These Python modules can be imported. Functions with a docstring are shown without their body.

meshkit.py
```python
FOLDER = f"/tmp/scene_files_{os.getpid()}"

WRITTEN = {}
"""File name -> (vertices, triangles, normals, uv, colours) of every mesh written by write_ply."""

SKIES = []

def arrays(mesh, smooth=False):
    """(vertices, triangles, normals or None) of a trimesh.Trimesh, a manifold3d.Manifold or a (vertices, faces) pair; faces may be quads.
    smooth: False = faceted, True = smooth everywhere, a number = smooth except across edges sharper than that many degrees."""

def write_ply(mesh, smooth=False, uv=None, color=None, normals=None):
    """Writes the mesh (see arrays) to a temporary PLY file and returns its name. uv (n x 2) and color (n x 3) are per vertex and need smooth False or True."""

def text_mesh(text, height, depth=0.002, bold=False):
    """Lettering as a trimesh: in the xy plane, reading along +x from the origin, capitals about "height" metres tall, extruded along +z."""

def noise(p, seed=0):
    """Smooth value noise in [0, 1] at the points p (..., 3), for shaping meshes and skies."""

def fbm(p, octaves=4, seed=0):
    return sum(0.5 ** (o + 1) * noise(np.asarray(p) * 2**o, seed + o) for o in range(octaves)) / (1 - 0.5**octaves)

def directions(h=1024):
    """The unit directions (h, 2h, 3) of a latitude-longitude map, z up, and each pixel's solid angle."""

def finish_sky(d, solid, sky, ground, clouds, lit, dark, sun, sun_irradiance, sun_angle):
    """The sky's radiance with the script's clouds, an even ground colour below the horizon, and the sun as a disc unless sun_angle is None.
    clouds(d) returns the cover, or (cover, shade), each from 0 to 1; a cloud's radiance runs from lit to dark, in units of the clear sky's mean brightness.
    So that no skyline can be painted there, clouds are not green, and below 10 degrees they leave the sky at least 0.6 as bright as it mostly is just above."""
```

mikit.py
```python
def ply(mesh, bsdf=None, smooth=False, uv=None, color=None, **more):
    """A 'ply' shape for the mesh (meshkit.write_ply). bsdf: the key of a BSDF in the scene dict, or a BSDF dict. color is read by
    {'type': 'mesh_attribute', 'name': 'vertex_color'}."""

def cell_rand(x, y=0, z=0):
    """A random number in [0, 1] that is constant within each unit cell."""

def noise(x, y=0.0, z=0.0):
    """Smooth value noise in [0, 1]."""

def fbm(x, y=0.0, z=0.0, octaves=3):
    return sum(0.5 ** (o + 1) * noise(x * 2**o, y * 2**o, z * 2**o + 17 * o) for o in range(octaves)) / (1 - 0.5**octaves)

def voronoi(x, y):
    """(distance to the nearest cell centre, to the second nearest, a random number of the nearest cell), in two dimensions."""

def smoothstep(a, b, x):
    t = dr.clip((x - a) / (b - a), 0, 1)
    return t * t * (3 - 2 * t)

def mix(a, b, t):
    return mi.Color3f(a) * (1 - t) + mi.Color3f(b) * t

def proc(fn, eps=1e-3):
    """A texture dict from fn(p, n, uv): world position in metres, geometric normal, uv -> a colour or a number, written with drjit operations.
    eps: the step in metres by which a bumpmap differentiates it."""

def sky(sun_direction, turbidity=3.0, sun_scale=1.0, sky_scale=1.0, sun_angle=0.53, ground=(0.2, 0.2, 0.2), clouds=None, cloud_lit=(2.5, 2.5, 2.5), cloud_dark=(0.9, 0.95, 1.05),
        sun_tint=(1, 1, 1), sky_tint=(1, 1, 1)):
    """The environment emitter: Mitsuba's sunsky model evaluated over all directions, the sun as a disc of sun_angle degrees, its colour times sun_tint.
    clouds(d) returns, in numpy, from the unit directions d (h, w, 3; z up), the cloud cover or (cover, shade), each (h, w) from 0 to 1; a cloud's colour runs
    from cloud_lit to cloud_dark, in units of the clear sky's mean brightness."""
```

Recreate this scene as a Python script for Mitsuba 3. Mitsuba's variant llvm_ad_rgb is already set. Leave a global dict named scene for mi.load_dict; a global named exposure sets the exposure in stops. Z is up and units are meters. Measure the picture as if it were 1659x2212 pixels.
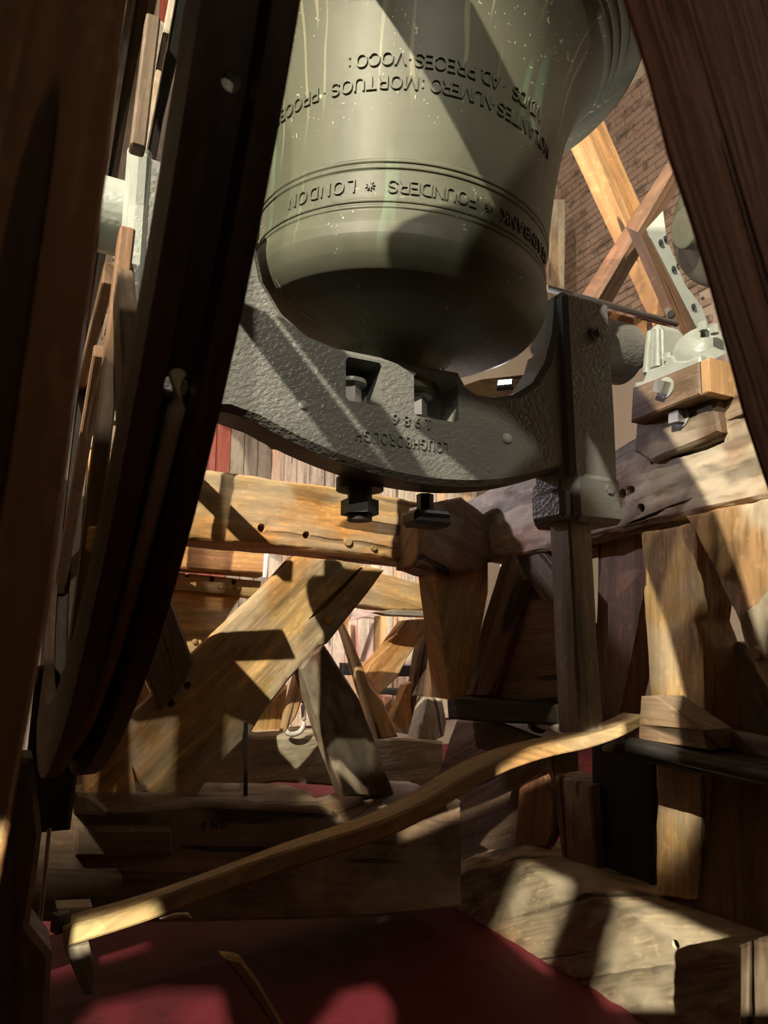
import math, random
import numpy as np
import trimesh
import manifold3d as m3
import mitsuba as mi
import drjit as dr
import mikit, meshkit
from mikit import noise, fbm, cell_rand, smoothstep, mix

T = mi.ScalarTransform4f
rng = random.Random(7)
scene, labels = {}, {}

# ---------------------------------------------------------------- camera, lamps, exposure
# x runs along the bell's headstock, y away from the viewer along the frame, z up (metres)
YAW, PITCH = math.radians(27.2), math.radians(10.3)
EYE = np.array([0, 0, 1.0])
LOOK = np.array([math.sin(YAW) * math.cos(PITCH), math.cos(YAW) * math.cos(PITCH), math.sin(PITCH)])
scene['camera'] = {'type': 'thinlens', 'fov': 2 * math.degrees(math.atan(829.5 / 1530)), 'fov_axis': 'x',
                   'aperture_radius': 0.0017, 'focus_distance': 1.75, 'near_clip': 0.02,
                   'to_world': T().look_at(origin=EYE.tolist(), target=(EYE + LOOK).tolist(), up=[0, 0, 1])}
exposure = -1.3
#           position            aims at           size  radiance (r, g, b)
LAMPS = [
    ((-2.6, -.97, 4.23),    (1.0, 1.6, 1.5),  0.035, (500000, 442000, 335000)),  # warm flood high at the left, behind the viewer
    ((-0.5, -2.5, 4.2),     (1.0, 1.8, 1.2),  0.05, (43000, 39200, 31000)),     # second warm flood, above the added blocker behind the viewer
    ((-0.4, -2.6, 2.1),     (1.0, 1.8, 0.8),  0.04, (400000, 345000, 250000)),  # flood added low behind the blocker, feeds its cut gaps
    ((1.42, 1.86, 1.87),    (0.90, 1.30, 2.6), 0.048, (3000, 2900, 2950)),   # the flood seen under the bell
    ((0.45, 2.9, 1.95),     (1.35, 3.0, 2.37), 0.06, (6500, 5800, 7000)),    # cool flood across the pit, behind the wheel
    ((3.2, 4.3, 1.5),       (1.8, 5.2, 1.4),  0.15, (1300, 1050, 980)),      # far pit, lights the boarded wall
    ((0.12, -.22, 1.95),    (0.25, 0.8, 1.4),  0.03, (420, 350, 250)),       # weak fill lamp added above the viewer to lift the foreground
    ((0.9, 3.0, 3.9),       (3.0, 5.0, 4.0),  0.15, (2600, 2000, 1500)),     # upper chamber
]

# ---------------------------------------------------------------- materials
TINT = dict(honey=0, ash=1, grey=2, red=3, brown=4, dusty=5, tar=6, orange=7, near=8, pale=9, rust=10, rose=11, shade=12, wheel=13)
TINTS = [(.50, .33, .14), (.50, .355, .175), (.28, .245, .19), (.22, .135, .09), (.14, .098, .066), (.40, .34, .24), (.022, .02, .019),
         (.42, .255, .125), (.30, .165, .08), (.66, .58, .46), (.30, .09, .065), (.42, .31, .26), (.34, .17, .135), (.085, .064, .05)]


def pick(k):
    c = mi.Color3f(*TINTS[0])
    for i, t in enumerate(TINTS[1:], 1):
        c = dr.select(dr.abs(k - i) < 0.5, mi.Color3f(*t), c)
    return c


def wood_uv(uv):
    k, m = dr.floor(uv.y / 32), dr.floor(uv.x / 64)
    return uv.x - 64 * m - 32, uv.y - 32 * k - 16, k, m


def wood_colour(p, n, uv):
    u, v, k, m = wood_uv(uv)
    v = v + .012 * noise(u * 2.5, v * 7, 3)
    g = fbm(u * 1.6, v * 26, 1, 4)
    fine = noise(u * 9, v * 170, 5)
    c = pick(k) * (.40 + .98 * g + .34 * (fine - .5))
    c = mix(c, c * mi.Color3f(1.12, .88, .72), smoothstep(.45, .75, fbm(u * 1.1, v * 5, 9, 2)))
    fleck = smoothstep(.70, .80, noise(u * 45, v * 110, 11))
    c = c * (1 + .22 * fleck)
    lvl = m / 3
    pat = smoothstep(.42, .66, fbm(u * 6, v * 9, 21, 4))
    c = mix(c, mi.Color3f(.47, .42, .32), lvl * .75 * pat)
    c = mix(c, c * .55, lvl * smoothstep(.56, .74, fbm(u * 5 + 30, v * 14, 31, 4)))
    crack = smoothstep(.80, .87, noise(u * 2.1, v * 38, 41)) * smoothstep(.4, .6, noise(u * 1.2, v * 8, 43))
    return dr.clip(c * (1 - .75 * crack), 0, .9)


def wood_height(p, n, uv):
    u, v, k, m = wood_uv(uv)
    v = v + .012 * noise(u * 2.5, v * 7, 3)
    crack = smoothstep(.80, .87, noise(u * 2.1, v * 38, 41)) * smoothstep(.4, .6, noise(u * 1.2, v * 8, 43))
    return .0006 * noise(u * 9, v * 170, 5) + .0022 * fbm(u * 9, v * 30, 51, 3) * (.5 + .5 * m) - .003 * crack


def bronze_colour(p, n, uv):
    a, s = uv.x, uv.y
    c = mix((.072, .075, .053), (.108, .111, .080), fbm(a * 3, s * 6, 1, 4))
    c = mix(c, mi.Color3f(.055, .060, .042), smoothstep(.5, .7, fbm(a * 9, s * 3, 4, 3)) * .6)
    streak = smoothstep(.70, .82, noise(a * 95 + 1.5 * noise(a * 20, s * 9, 2), s * 2.2, 7)) * smoothstep(.40, .62, fbm(a * 5, s * 4, 8, 2)) * smoothstep(.42, .62, s)
    c = mix(c, mi.Color3f(.22, .21, .14), streak * .8)
    green = smoothstep(.80, .9, noise(a * 80 + noise(a * 20, s * 9, 4), s * 3, 17)) * smoothstep(.5, .7, noise(a * 4, s * 3, 18))
    c = mix(c, mi.Color3f(.13, .20, .13), green * .6)
    speck = smoothstep(.925, .95, noise(a * 150, s * 150, 3)) * smoothstep(.5, .62, noise(a * 9, s * 9, 13))
    return mix(c, mi.Color3f(.42, .42, .32), speck * .9)


def cast_height(p, n, uv):
    return .0012 * noise(p.x * 130, p.y * 130, p.z * 130) + .0008 * noise(p.x * 300, p.y * 300, p.z * 300)


def cast_colour(p, n, uv):
    c = mix((.118, .120, .115), (.155, .158, .147), fbm(p.x * 7, p.y * 7, p.z * 7, 3))
    return mix(c, mi.Color3f(.16, .115, .07), .55 * smoothstep(.62, .75, fbm(p.x * 11 + 5, p.y * 11, p.z * 11, 3)))


def paint_colour(p, n, uv):
    c = mix((.25, .275, .255), (.32, .345, .315), fbm(p.x * 9, p.y * 9, p.z * 9, 3))
    return mix(c, mi.Color3f(.30, .21, .10), .6 * smoothstep(.64, .76, fbm(p.x * 14 + 3, p.y * 14, p.z * 14, 3)))


def stone_colour(p, n, uv):
    c = mix((.30, .235, .165), (.42, .335, .24), fbm(p.x * 5, p.y * 5, p.z * 5, 4))
    return mix(c, c * .6, smoothstep(.55, .7, fbm(p.x * 2, p.y * 2, p.z * 2 + 9, 3)))


def brick_colour(p, n, uv):
    c = mix((.17, .115, .09), (.27, .19, .15), fbm(p.x * 3, p.y * 3, p.z * 3, 4))
    return mix(c, c * .55, smoothstep(.55, .7, fbm(p.x * 9, p.y * 9, p.z * 9 + 9, 3)))


def floor_colour(p, n, uv):
    c = mix((.11, .009, .017), (.15, .015, .026), fbm(p.x * 6, p.y * 6, 2, 3))
    c = mix(c, mi.Color3f(.10, .014, .018), smoothstep(.84, .88, noise(p.x * 60, p.y * 60, 4)))
    return mix(c, c * .6, smoothstep(.55, .7, fbm(p.x * 3, p.y * 3, 7, 3)))


def bsdf(key, col, rough, bump=None, scale=1.0, eps=1e-3, **kw):
    tex = mikit.proc(col) if callable(col) else {'type': 'rgb', 'value': list(col)}
    b = {'type': 'principled', 'base_color': tex, 'roughness': rough, **kw}
    if bump:
        b = {'type': 'bumpmap', 'arbitrary': mikit.proc(bump, eps), 'scale': scale, 'bsdf': b}
    scene[key] = {'type': 'twosided', 'bsdf': b}


bsdf('wood', wood_colour, .62, wood_height, 1.5, specular=.35)
bsdf('bronze', bronze_colour, .52, None, metallic=.0, specular=.35)
bsdf('cast_iron', cast_colour, .42, cast_height, 1.3, specular=.55)
bsdf('grey_paint', paint_colour, .24, cast_height, .6, specular=.6)
bsdf('dark_bronze', (.075, .065, .075), .45, None, metallic=.3)
bsdf('old_bronze', (.20, .175, .135), .5, None, metallic=.15)
bsdf('black_iron', (.028, .027, .028), .45)
bsdf('bare_steel', (.42, .41, .40), .3, None, metallic=.7)
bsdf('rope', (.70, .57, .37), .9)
bsdf('white_paint', (.62, .60, .54), .4)
bsdf('stone', stone_colour, .9)
bsdf('brick', brick_colour, .9)
bsdf('mortar', (.30, .25, .20), .95)
bsdf('red_floor', floor_colour, .75)
bsdf('dark_roof', (.05, .04, .035), .9)


# ---------------------------------------------------------------- helpers
def numbered(key, holder=''):
    full = holder + '__' + key if holder else key
    if full not in USED:
        USED.add(full)
        return full
    i = 1
    while f'{full}_{i:03d}' in USED:
        i += 1
    USED.add(f'{full}_{i:03d}')
    return f'{full}_{i:03d}'


USED = set()


def put(name, shape, parent='', label=None, cat=None, group=None, kind=None):
    key = numbered(name, parent)
    if shape is not None:
        scene[key] = shape
    d = {}
    if label: d['label'] = label
    if cat: d['category'] = cat
    if group: d['group'] = group
    if kind: d['kind'] = kind
    if d: labels[key] = d
    return key


def thing(name, label, cat, group=None, kind=None):
    return put(name, None, '', label, cat, group, kind)


def mani(v, f):
    v, f = np.asarray(v, np.float32), np.asarray(f, np.uint32)
    t = trimesh.Trimesh(v, f, process=False)
    if t.volume < 0:
        f = f[:, ::-1].copy()
    return m3.Manifold(m3.Mesh(vert_properties=v, tri_verts=np.ascontiguousarray(f)))


def tri(M):
    m = M.to_mesh()
    return trimesh.Trimesh(np.array(m.vert_properties[:, :3], float), np.array(m.tri_verts, int), process=False)


R4 = lambda M, L: m3.Manifold(m3.Mesh(vert_properties=np.asarray(tri(M).vertices @ L[:3, :3].T + L[:3, 3], np.float32), tri_verts=np.asarray(tri(M).faces if np.linalg.det(L[:3, :3]) > 0 else tri(M).faces[:, ::-1], np.uint32)))


def hull(points):
    return m3.Manifold.hull_points(np.asarray(points, float))


def inset(P, d):
    n = len(P)
    out = []
    for i in range(n):
        a, b, c = P[i - 1], P[i], P[(i + 1) % n]
        e1, e2 = (b - a) / max(np.linalg.norm(b - a), 1e-9), (c - b) / max(np.linalg.norm(c - b), 1e-9)
        n1, n2 = np.array([-e1[1], e1[0]]), np.array([-e2[1], e2[0]])
        k = max(1 + n1 @ n2, .45)
        out.append(b + d * (n1 + n2) / k)
    return np.array(out)


def prism(poly, t, bev):
    """a bevelled prism over the outline, from depth 0 to t; local axes (a, b, depth)"""
    P = np.asarray(poly, float)
    x, y = P.T
    if (x * np.roll(y, -1) - np.roll(x, -1) * y).sum() < 0:
        P = P[::-1]
    n, I = len(P), inset(P, bev)
    rings = [np.c_[I, np.zeros(n)], np.c_[P, np.full(n, bev)], np.c_[P, np.full(n, t - bev)], np.c_[I, np.full(n, t)]]
    V = np.vstack(rings)
    F = []
    for r in range(3):
        for i in range(n):
            j = (i + 1) % n
            F += [(r * n + i, r * n + j, (r + 1) * n + j), (r * n + i, (r + 1) * n + j, (r + 1) * n + i)]
    cap = np.asarray(m3.triangulate([np.asarray(I, np.float32)]))
    F += [(c, b, a) for a, b, c in cap] + [(a + 3 * n, b + 3 * n, c + 3 * n) for a, b, c in cap]
    return mani(V, F)


def cyl(a, b, r, n=20, r2=None):
    a, b = np.asarray(a, float), np.asarray(b, float)
    d = b - a
    L = np.linalg.norm(d)
    z = d / L
    x = np.cross(z, [0, 0, 1] if abs(z[2]) < .9 else [1, 0, 0])
    x /= np.linalg.norm(x)
    y = np.cross(z, x)
    th = np.arange(n) * 2 * math.pi / n
    ring = np.cos(th)[:, None] * x + np.sin(th)[:, None] * y
    return hull(np.vstack([a + ring * r, b + ring * (r if r2 is None else r2)]))


def box(lo, hi, bev=0.0):
    lo, hi = np.asarray(lo, float), np.asarray(hi, float)
    pts = []
    for i in np.ndindex(2, 2, 2):
        c = np.where(i, hi, lo)
        s = np.where(i, -1, 1) * bev
        if bev:
            for k in range(3):
                q = c + s
                q[k] = c[k]
                pts.append(q)
        else:
            pts.append(c)
    return hull(pts)


SEED = [0]


def wood_ply(M, grain, across, tint, stain, edge=.03, rough=.003, angle=35, local=None, chew=0):
    """grain, across: unit vectors in the mesh's coordinates; local: 4x4 to world. Displaces, splits at edges and writes grain coordinates."""
    SEED[0] += 1
    sd = SEED[0]
    if edge:
        M = M.refine_to_length(edge)
    m = tri(M)
    v = m.vertices.copy()
    g, a = np.asarray(grain, float), np.asarray(across, float)
    b = np.cross(g, a)
    q = np.c_[v @ g, v @ a, v @ b]
    if rough:
        qs = q * [3.2, 7, 7] + sd * 3.7
        for k, ax in enumerate((g, a, b)):
            w = (.2, 1, 1)[k]
            d = (meshkit.fbm(qs, 2, seed=sd * 5 + k) - .5) * 2.6 + (meshkit.noise(q * [14, 30, 30] + 9 * k + sd, seed=k) - .5) * .8
            v += ax * (d * rough * w)[:, None]
    if chew:
        h = meshkit.fbm(q * [16, 42, 42] + sd, 3, seed=sd) - .5 - .5 * np.clip(meshkit.fbm(q * [7, 12, 12] + 3 * sd, 2, seed=sd + 9) - .55, 0, 1)
        nrm = np.asarray(trimesh.Trimesh(v, m.faces, process=False).vertex_normals)
        v += nrm * (h * chew)[:, None]
    m = trimesh.Trimesh(v, m.faces, process=False)
    m = trimesh.graph.smooth_shade(m, angle=math.radians(angle), facet_minarea=None)
    v = np.asarray(m.vertices)
    u_ = v @ g + (sd * 1.37) % 12 - 6
    v_ = v @ a + .83 * (v @ b) + (sd * 2.11) % 14 - 7
    uv = np.c_[u_ + 32 + 64 * stain, v_ + 16 + 32 * TINT[tint]]
    if local is not None:
        m = trimesh.Trimesh(v @ local[:3, :3].T + local[:3, 3], m.faces, process=False)
    return mikit.ply(m, 'wood', smooth=True, uv=uv)


AX = {'y': ((1, 0, 0), (0, 0, 1), (0, 1, 0)), 'x': ((0, 1, 0), (0, 0, 1), (1, 0, 0)), 'z': ((1, 0, 0), (0, 1, 0), (0, 0, -1))}


def frame(ax, c, ex=None, n=None, o=None):
    if ax in AX:
        e1, e2, nn = (np.array(k, float) for k in AX[ax])
        org = nn * c if ax != 'z' else np.array([0, 0, c])
    m = np.eye(4)
    m[:3, 0], m[:3, 1], m[:3, 2], m[:3, 3] = e1, e2, nn, org
    return m


def grain_of(P):
    P = np.asarray(P, float)
    best = max(((np.linalg.norm(P[i] - P[i - 1]), i) for i in range(len(P))))[1]
    e = P[best] - P[best - 1]
    e /= np.linalg.norm(e)
    return np.array([e[0], e[1], 0]), np.array([-e[1], e[0], 0])


def slab(ax, c, poly, t, tint='honey', stain=1, bev=.008, rough=.003, edge=.03, holes=(), cut=(), chew=0):
    M = prism(poly, t, bev)
    for (hx, hy, r) in holes:
        M = M - cyl((hx, hy, -.02), (hx, hy, min(t * .6, .08)), r, 14)
    for C_ in cut:
        M = M - C_
    g, a = grain_of(poly)
    L = frame(ax, c)
    return wood_ply(M, g, a, tint, stain, edge, rough, local=L, chew=chew)


def timber(name, label, cat, ax, c, poly, t, tint='honey', stain=1, group=None, **kw):
    pegs = kw.pop('pegs', ())
    k = put(name, slab(ax, c, poly, t, tint, stain, **kw), '', label, cat, group)
    e1, e2, nn = (np.array(q, float) for q in AX[ax])
    for (hx, hy, r) in pegs:
        o = e1 * hx + e2 * hy + (nn * c)
        put('peg', wood_ply(cyl(o - nn * .012, o + nn * .03, r, 12), nn, e1, tint, 1, None, 0), k)
    return k


def bar(name, label, cat, L, M_, R, tint, stain=1, thick=None, **kw):
    """a timber from its three seen edges (each two points): the middle edge is the nearest"""
    L, M_, R = (np.asarray(q, float) for q in (L, M_, R))
    B = L + R - M_
    pts = np.vstack([L, M_, R, B])
    g = M_[1] - M_[0]
    g /= np.linalg.norm(g)
    a = R[0] - M_[0]
    a -= g * (a @ g)
    a /= np.linalg.norm(a)
    return put(name, wood_ply(hull(pts), g, a, tint, stain, kw.get('edge', .04), kw.get('rough', .003)), kw.get('parent', ''), label, cat, kw.get('group'))


def metal(M, mat, smooth=35):
    return mikit.ply(tri(M) if not isinstance(M, trimesh.Trimesh) else M, mat, smooth=smooth)


def tube(path, r, n=10):
    path = np.asarray(path, float)
    d = np.gradient(path, axis=0)
    d /= np.linalg.norm(d, axis=1)[:, None]
    ref = np.array([0, 0, 1.0]) if abs(d[0][2]) < .8 else np.array([1.0, 0, 0])
    V = []
    for p, t_ in zip(path, d):
        x = np.cross(t_, ref)
        x /= np.linalg.norm(x)
        y = np.cross(t_, x)
        th = np.arange(n) * 2 * math.pi / n
        V.append(p + r * (np.cos(th)[:, None] * x + np.sin(th)[:, None] * y))
    k = len(path)
    F = []
    for i in range(k - 1):
        for j in range(n):
            a, b = i * n + j, i * n + (j + 1) % n
            F += [(a, b, b + n), (a, b + n, a + n)]
    V = np.vstack(V + [path[:1], path[-1:]])
    for j in range(n):
        F += [(k * n, (j + 1) % n, j), (k * n + 1, (k - 1) * n + j, (k - 1) * n + (j + 1) % n)]
    return trimesh.Trimesh(V, F, process=False)


def smooth_path(pts, n=40):
    from scipy.interpolate import CubicSpline
    P = np.asarray(pts, float)
    s = np.r_[0, np.cumsum(np.linalg.norm(np.diff(P, axis=0), axis=1))]
    return CubicSpline(s, P)(np.linspace(0, s[-1], n))


def lathe(prof, n=128, start=0, closed=False):
    """revolve (r, z) about z; returns mesh and uv (arc length round, z)"""
    P = np.asarray(prof, float)
    th = np.linspace(0, 2 * math.pi, n + 1)
    V = np.stack([np.outer(np.cos(th), P[:, 0]), np.outer(np.sin(th), P[:, 0]), np.tile(P[:, 1], (n + 1, 1))], -1)
    k = len(P)
    F = []
    for i in range(n):
        for j in range(k - 1):
            a, b = i * k + j, (i + 1) * k + j
            F += [(a, b, b + 1), (a, b + 1, a + 1)]
    s = np.r_[0, np.cumsum(np.linalg.norm(np.diff(P, axis=0), axis=1))]
    uv = np.stack([np.repeat(th[:, None] * .4, k, 1), np.tile(P[:, 1], (n + 1, 1))], -1)
    return trimesh.Trimesh(V.reshape(-1, 3), F, process=False), uv.reshape(-1, 2)


def ring_x(r0, r1, x0, x1, n=160):
    """a square-section ring about the x axis, as a manifold"""
    th = np.arange(n) * 2 * math.pi / n
    c = np.c_[np.cos(th), np.sin(th)]
    cs = m3.CrossSection([(c * r1).tolist()]) - m3.CrossSection([(c * r0).tolist()])
    M = cs.extrude(x1 - x0)
    return M.rotate([90, 0, 90]).translate([x0, 0, 0])

# ---------------------------------------------------------------- the setting: floor, walls, roof
def plain(name, lo, hi, mat):
    return put(name, metal(box(lo, hi), mat, False), kind='structure', label=None)


plain('floor', (-3.2, -3.4, -.2), (5.9, 6.4, 0), 'red_floor')
plain('wall_back', (-3.2, 6.2, 0), (5.9, 6.5, 7.6), 'mortar')
plain('wall_right', (5.5, -3.4, 0), (5.8, 6.2, 7.6), 'mortar')
plain('wall_left', (-3.2, -3.4, 0), (-2.9, 6.2, 7.6), 'dark_roof')
plain('wall_front', (-2.9, -3.4, 0), (5.5, -3.1, 7.6), 'dark_roof')
# light blocker added behind the viewer (its gaps cut to throw lit patches) and the near frame side at the left, both just out of view
LIGHT_GAPS = [[(0.508,1.143),(0.544,1.233),(0.611,1.172),(0.571,1.043),(0.536,1.081)],
        [(0.639,1.16),(0.666,1.136),(0.723,1.085),(0.761,1.048),(0.753,0.963),(0.605,0.991)],
        [(0.336,1.313),(0.392,1.337),(0.624,1.385),(0.62,1.341),(0.488,1.313),(0.342,1.278)],
        [(-0.115,1.23),(-0.036,1.236),(-0.023,1.201),(-0.114,1.187)],
        [(-0.141,1.111),(-0.089,1.156),(-0.016,1.157),(0.069,1.139),(0.08,1.064)],
        [(0.141,1.051),(0.228,1.105),(0.282,1.103),(0.304,1.059),(0.286,1.02)],
        [(0.119,1.365),(0.213,1.352),(0.253,1.313),(0.255,1.356),(0.246,1.411),(0.219,1.439),(0.213,1.38)]]
blocker = prism([(-2.9, 0), (5.5, 0), (5.5, 2.2), (1.4, 2.2), (1.4, 2.45), (.63, 2.45), (.63, 3.14), (.476, 3.141), (.245, 2.785), (.351, 2.772), (.429, 2.715), (.36, 2.66), (.36, 2.6), (-.95, 2.6), (-.95, 3.26), (-1.6, 3.26), (-1.6, 3.5), (-1.665, 3.5), (-1.665, 3.42), (-1.72, 3.42), (-1.72, 3.5), (-2.9, 3.5)], .04, .004)
for g_ in LIGHT_GAPS:
    blocker = blocker - m3.CrossSection([g_], m3.FillRule.NonZero).extrude(.3).translate([0, 0, -.1])
put('wall_added_blocker', wood_ply(R4(blocker, frame('y', -.39)), (0, 0, 1), (1, 0, 0), 'wheel', 0, None, 0), kind='structure')  # added blocker, its stepped top shaped to shade the near things
plain('ceiling', (-3.2, -3.4, 7.6), (5.9, 6.5, 7.8), 'dark_roof')
# bricks of the right wall that show between the roof braces
bricks = [metal(box((0, 0, 0), (.045, .232, h), .006), 'brick', False) for h in (.066, .070, .074)]
zrow, r_ = 3.9, 0
while zrow < 6.9:
    y0 = 4.05 + (.12 if r_ % 2 else 0)
    for i in range(8):
        yy = y0 + i * .245
        if yy + .232 < 6.2:
            j = rng.randrange(3)
            put('brick', {**bricks[j], 'to_world': T().translate([5.468 + rng.uniform(-.004, .004), yy, zrow])}, 'wall_right')
    zrow += .085
    r_ += 1
# squared stones of the back wall, seen past the near post
stones = [metal(box((0, 0, 0), (w, .07, .235), .012), 'stone', False) for w in (.30, .38, .46)]
zr = 2.3
while zr < 6.4:
    xx = -.55 - rng.uniform(0, .3)
    while xx < 1.05:
        j = rng.randrange(3)
        put('stone', {**stones[j], 'to_world': T().translate([xx, 6.145 + rng.uniform(-.008, .008), zr])}, 'wall_back')
        xx += (.30, .38, .46)[j] + .012
    zr += .248
# upright boards of the back wall: red, then weathered, then whitish towards the right
for i in range(24):
    x0 = 1.22 + i * .128
    tint, st = ('rust', 0) if x0 < 1.55 else ('grey', 1) if x0 < 1.95 else ('pale', 0)
    z0, z1 = .25, 3.3 + rng.uniform(-.02, .02)
    M = box((x0, 6.15, z0), (x0 + .121, 6.185 + rng.uniform(0, .01), z1), .004)
    put('board', wood_ply(M, (0, 0, 1), (1, 0, 0), tint, st, None, 0), 'wall_back')
for i, (x0, w) in enumerate(((.18, .5), (.74, .40), (1.2, .6))):
    put('red_panel', wood_ply(box((x0, 6.08, 4.6), (x0 + w, 6.14, 7.2), .01), (0, 0, 1), (1, 0, 0), 'rust', 0, None, 0), 'wall_back')

# ---------------------------------------------------------------- the bell, mouth up and just over the balance
BELL = np.array([.806, 1.54, 1.6])
ba = np.array([.054, -.061, 1.0])
ba /= np.linalg.norm(ba)
be1 = np.array([1.0, 0, 0]) - ba * ba[0]
be1 /= np.linalg.norm(be1)
be2 = np.cross(ba, be1)
BM = np.eye(4)
BM[:3, 0], BM[:3, 1], BM[:3, 2], BM[:3, 3] = be1, be2, ba, BELL
PROF = [(.0, .012), (.115, .012), (.125, .02), (.13, .108), (.22, .138), (.30, .162), (.35, .188), (.373, .216), (.385, .248), (.386, .27), (.380, .30), (.378, .32)]
UPPER = [(.3785, .36), (.3805, .40), (.3815, .42), (.384, .46), (.388, .52), (.396, .60), (.407, .68), (.424, .76), (.45, .83), (.48, .88), (.515, .92), (.545, .948), (.575, .968), (.602, .983), (.610, .994), (.600, 1.002),
         (.55, .96), (.48, .89), (.42, .79), (.38, .66), (.345, .49), (.33, .35), (.25, .23), (0, .19)]


def bell_radius(s):
    P = np.array(PROF[2:] + UPPER[:15])
    return float(np.interp(s, P[:, 1], P[:, 0]))


def moulded(prof, rings):
    """adds small half-round mouldings of the given height at heights s"""
    P = np.array(prof)
    k = int(np.argmax(P[:, 0]))
    outer = P[:k + 1]
    s = outer[:, 1]
    extra = np.concatenate([np.linspace(c - w, c + w, 9) for c, w, h in rings])
    ss = np.unique(np.round(np.r_[s[3:], extra, np.linspace(s[3], s[-1], 70)], 5))
    from scipy.interpolate import PchipInterpolator
    keep = np.r_[True, np.diff(s) > 1e-6]
    rr = PchipInterpolator(s[keep], outer[keep, 0])(ss)
    for c, w, h in rings:
        t_ = np.clip(1 - ((ss - c) / w) ** 2, 0, 1)
        rr = rr + h * np.sqrt(t_)
    return [tuple(q) for q in P[:3]] + list(zip(rr, ss)) + [tuple(q) for q in P[k + 1:]]


bell = thing('bell', 'large green-bronze bell hung mouth up, its raised lettering upside down', 'bell')
mesh, uv = lathe(moulded(PROF + UPPER, [(.310, .005, .003), (.324, .005, .003), (.399, .005, .003), (.413, .005, .003), (.912, .0065, .009), (.931, .0065, .009), (.950, .0065, .009)]), 192)
mesh.apply_transform(BM)
put('body', mikit.ply(mesh, 'bronze', smooth=True, uv=uv), bell)


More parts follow.
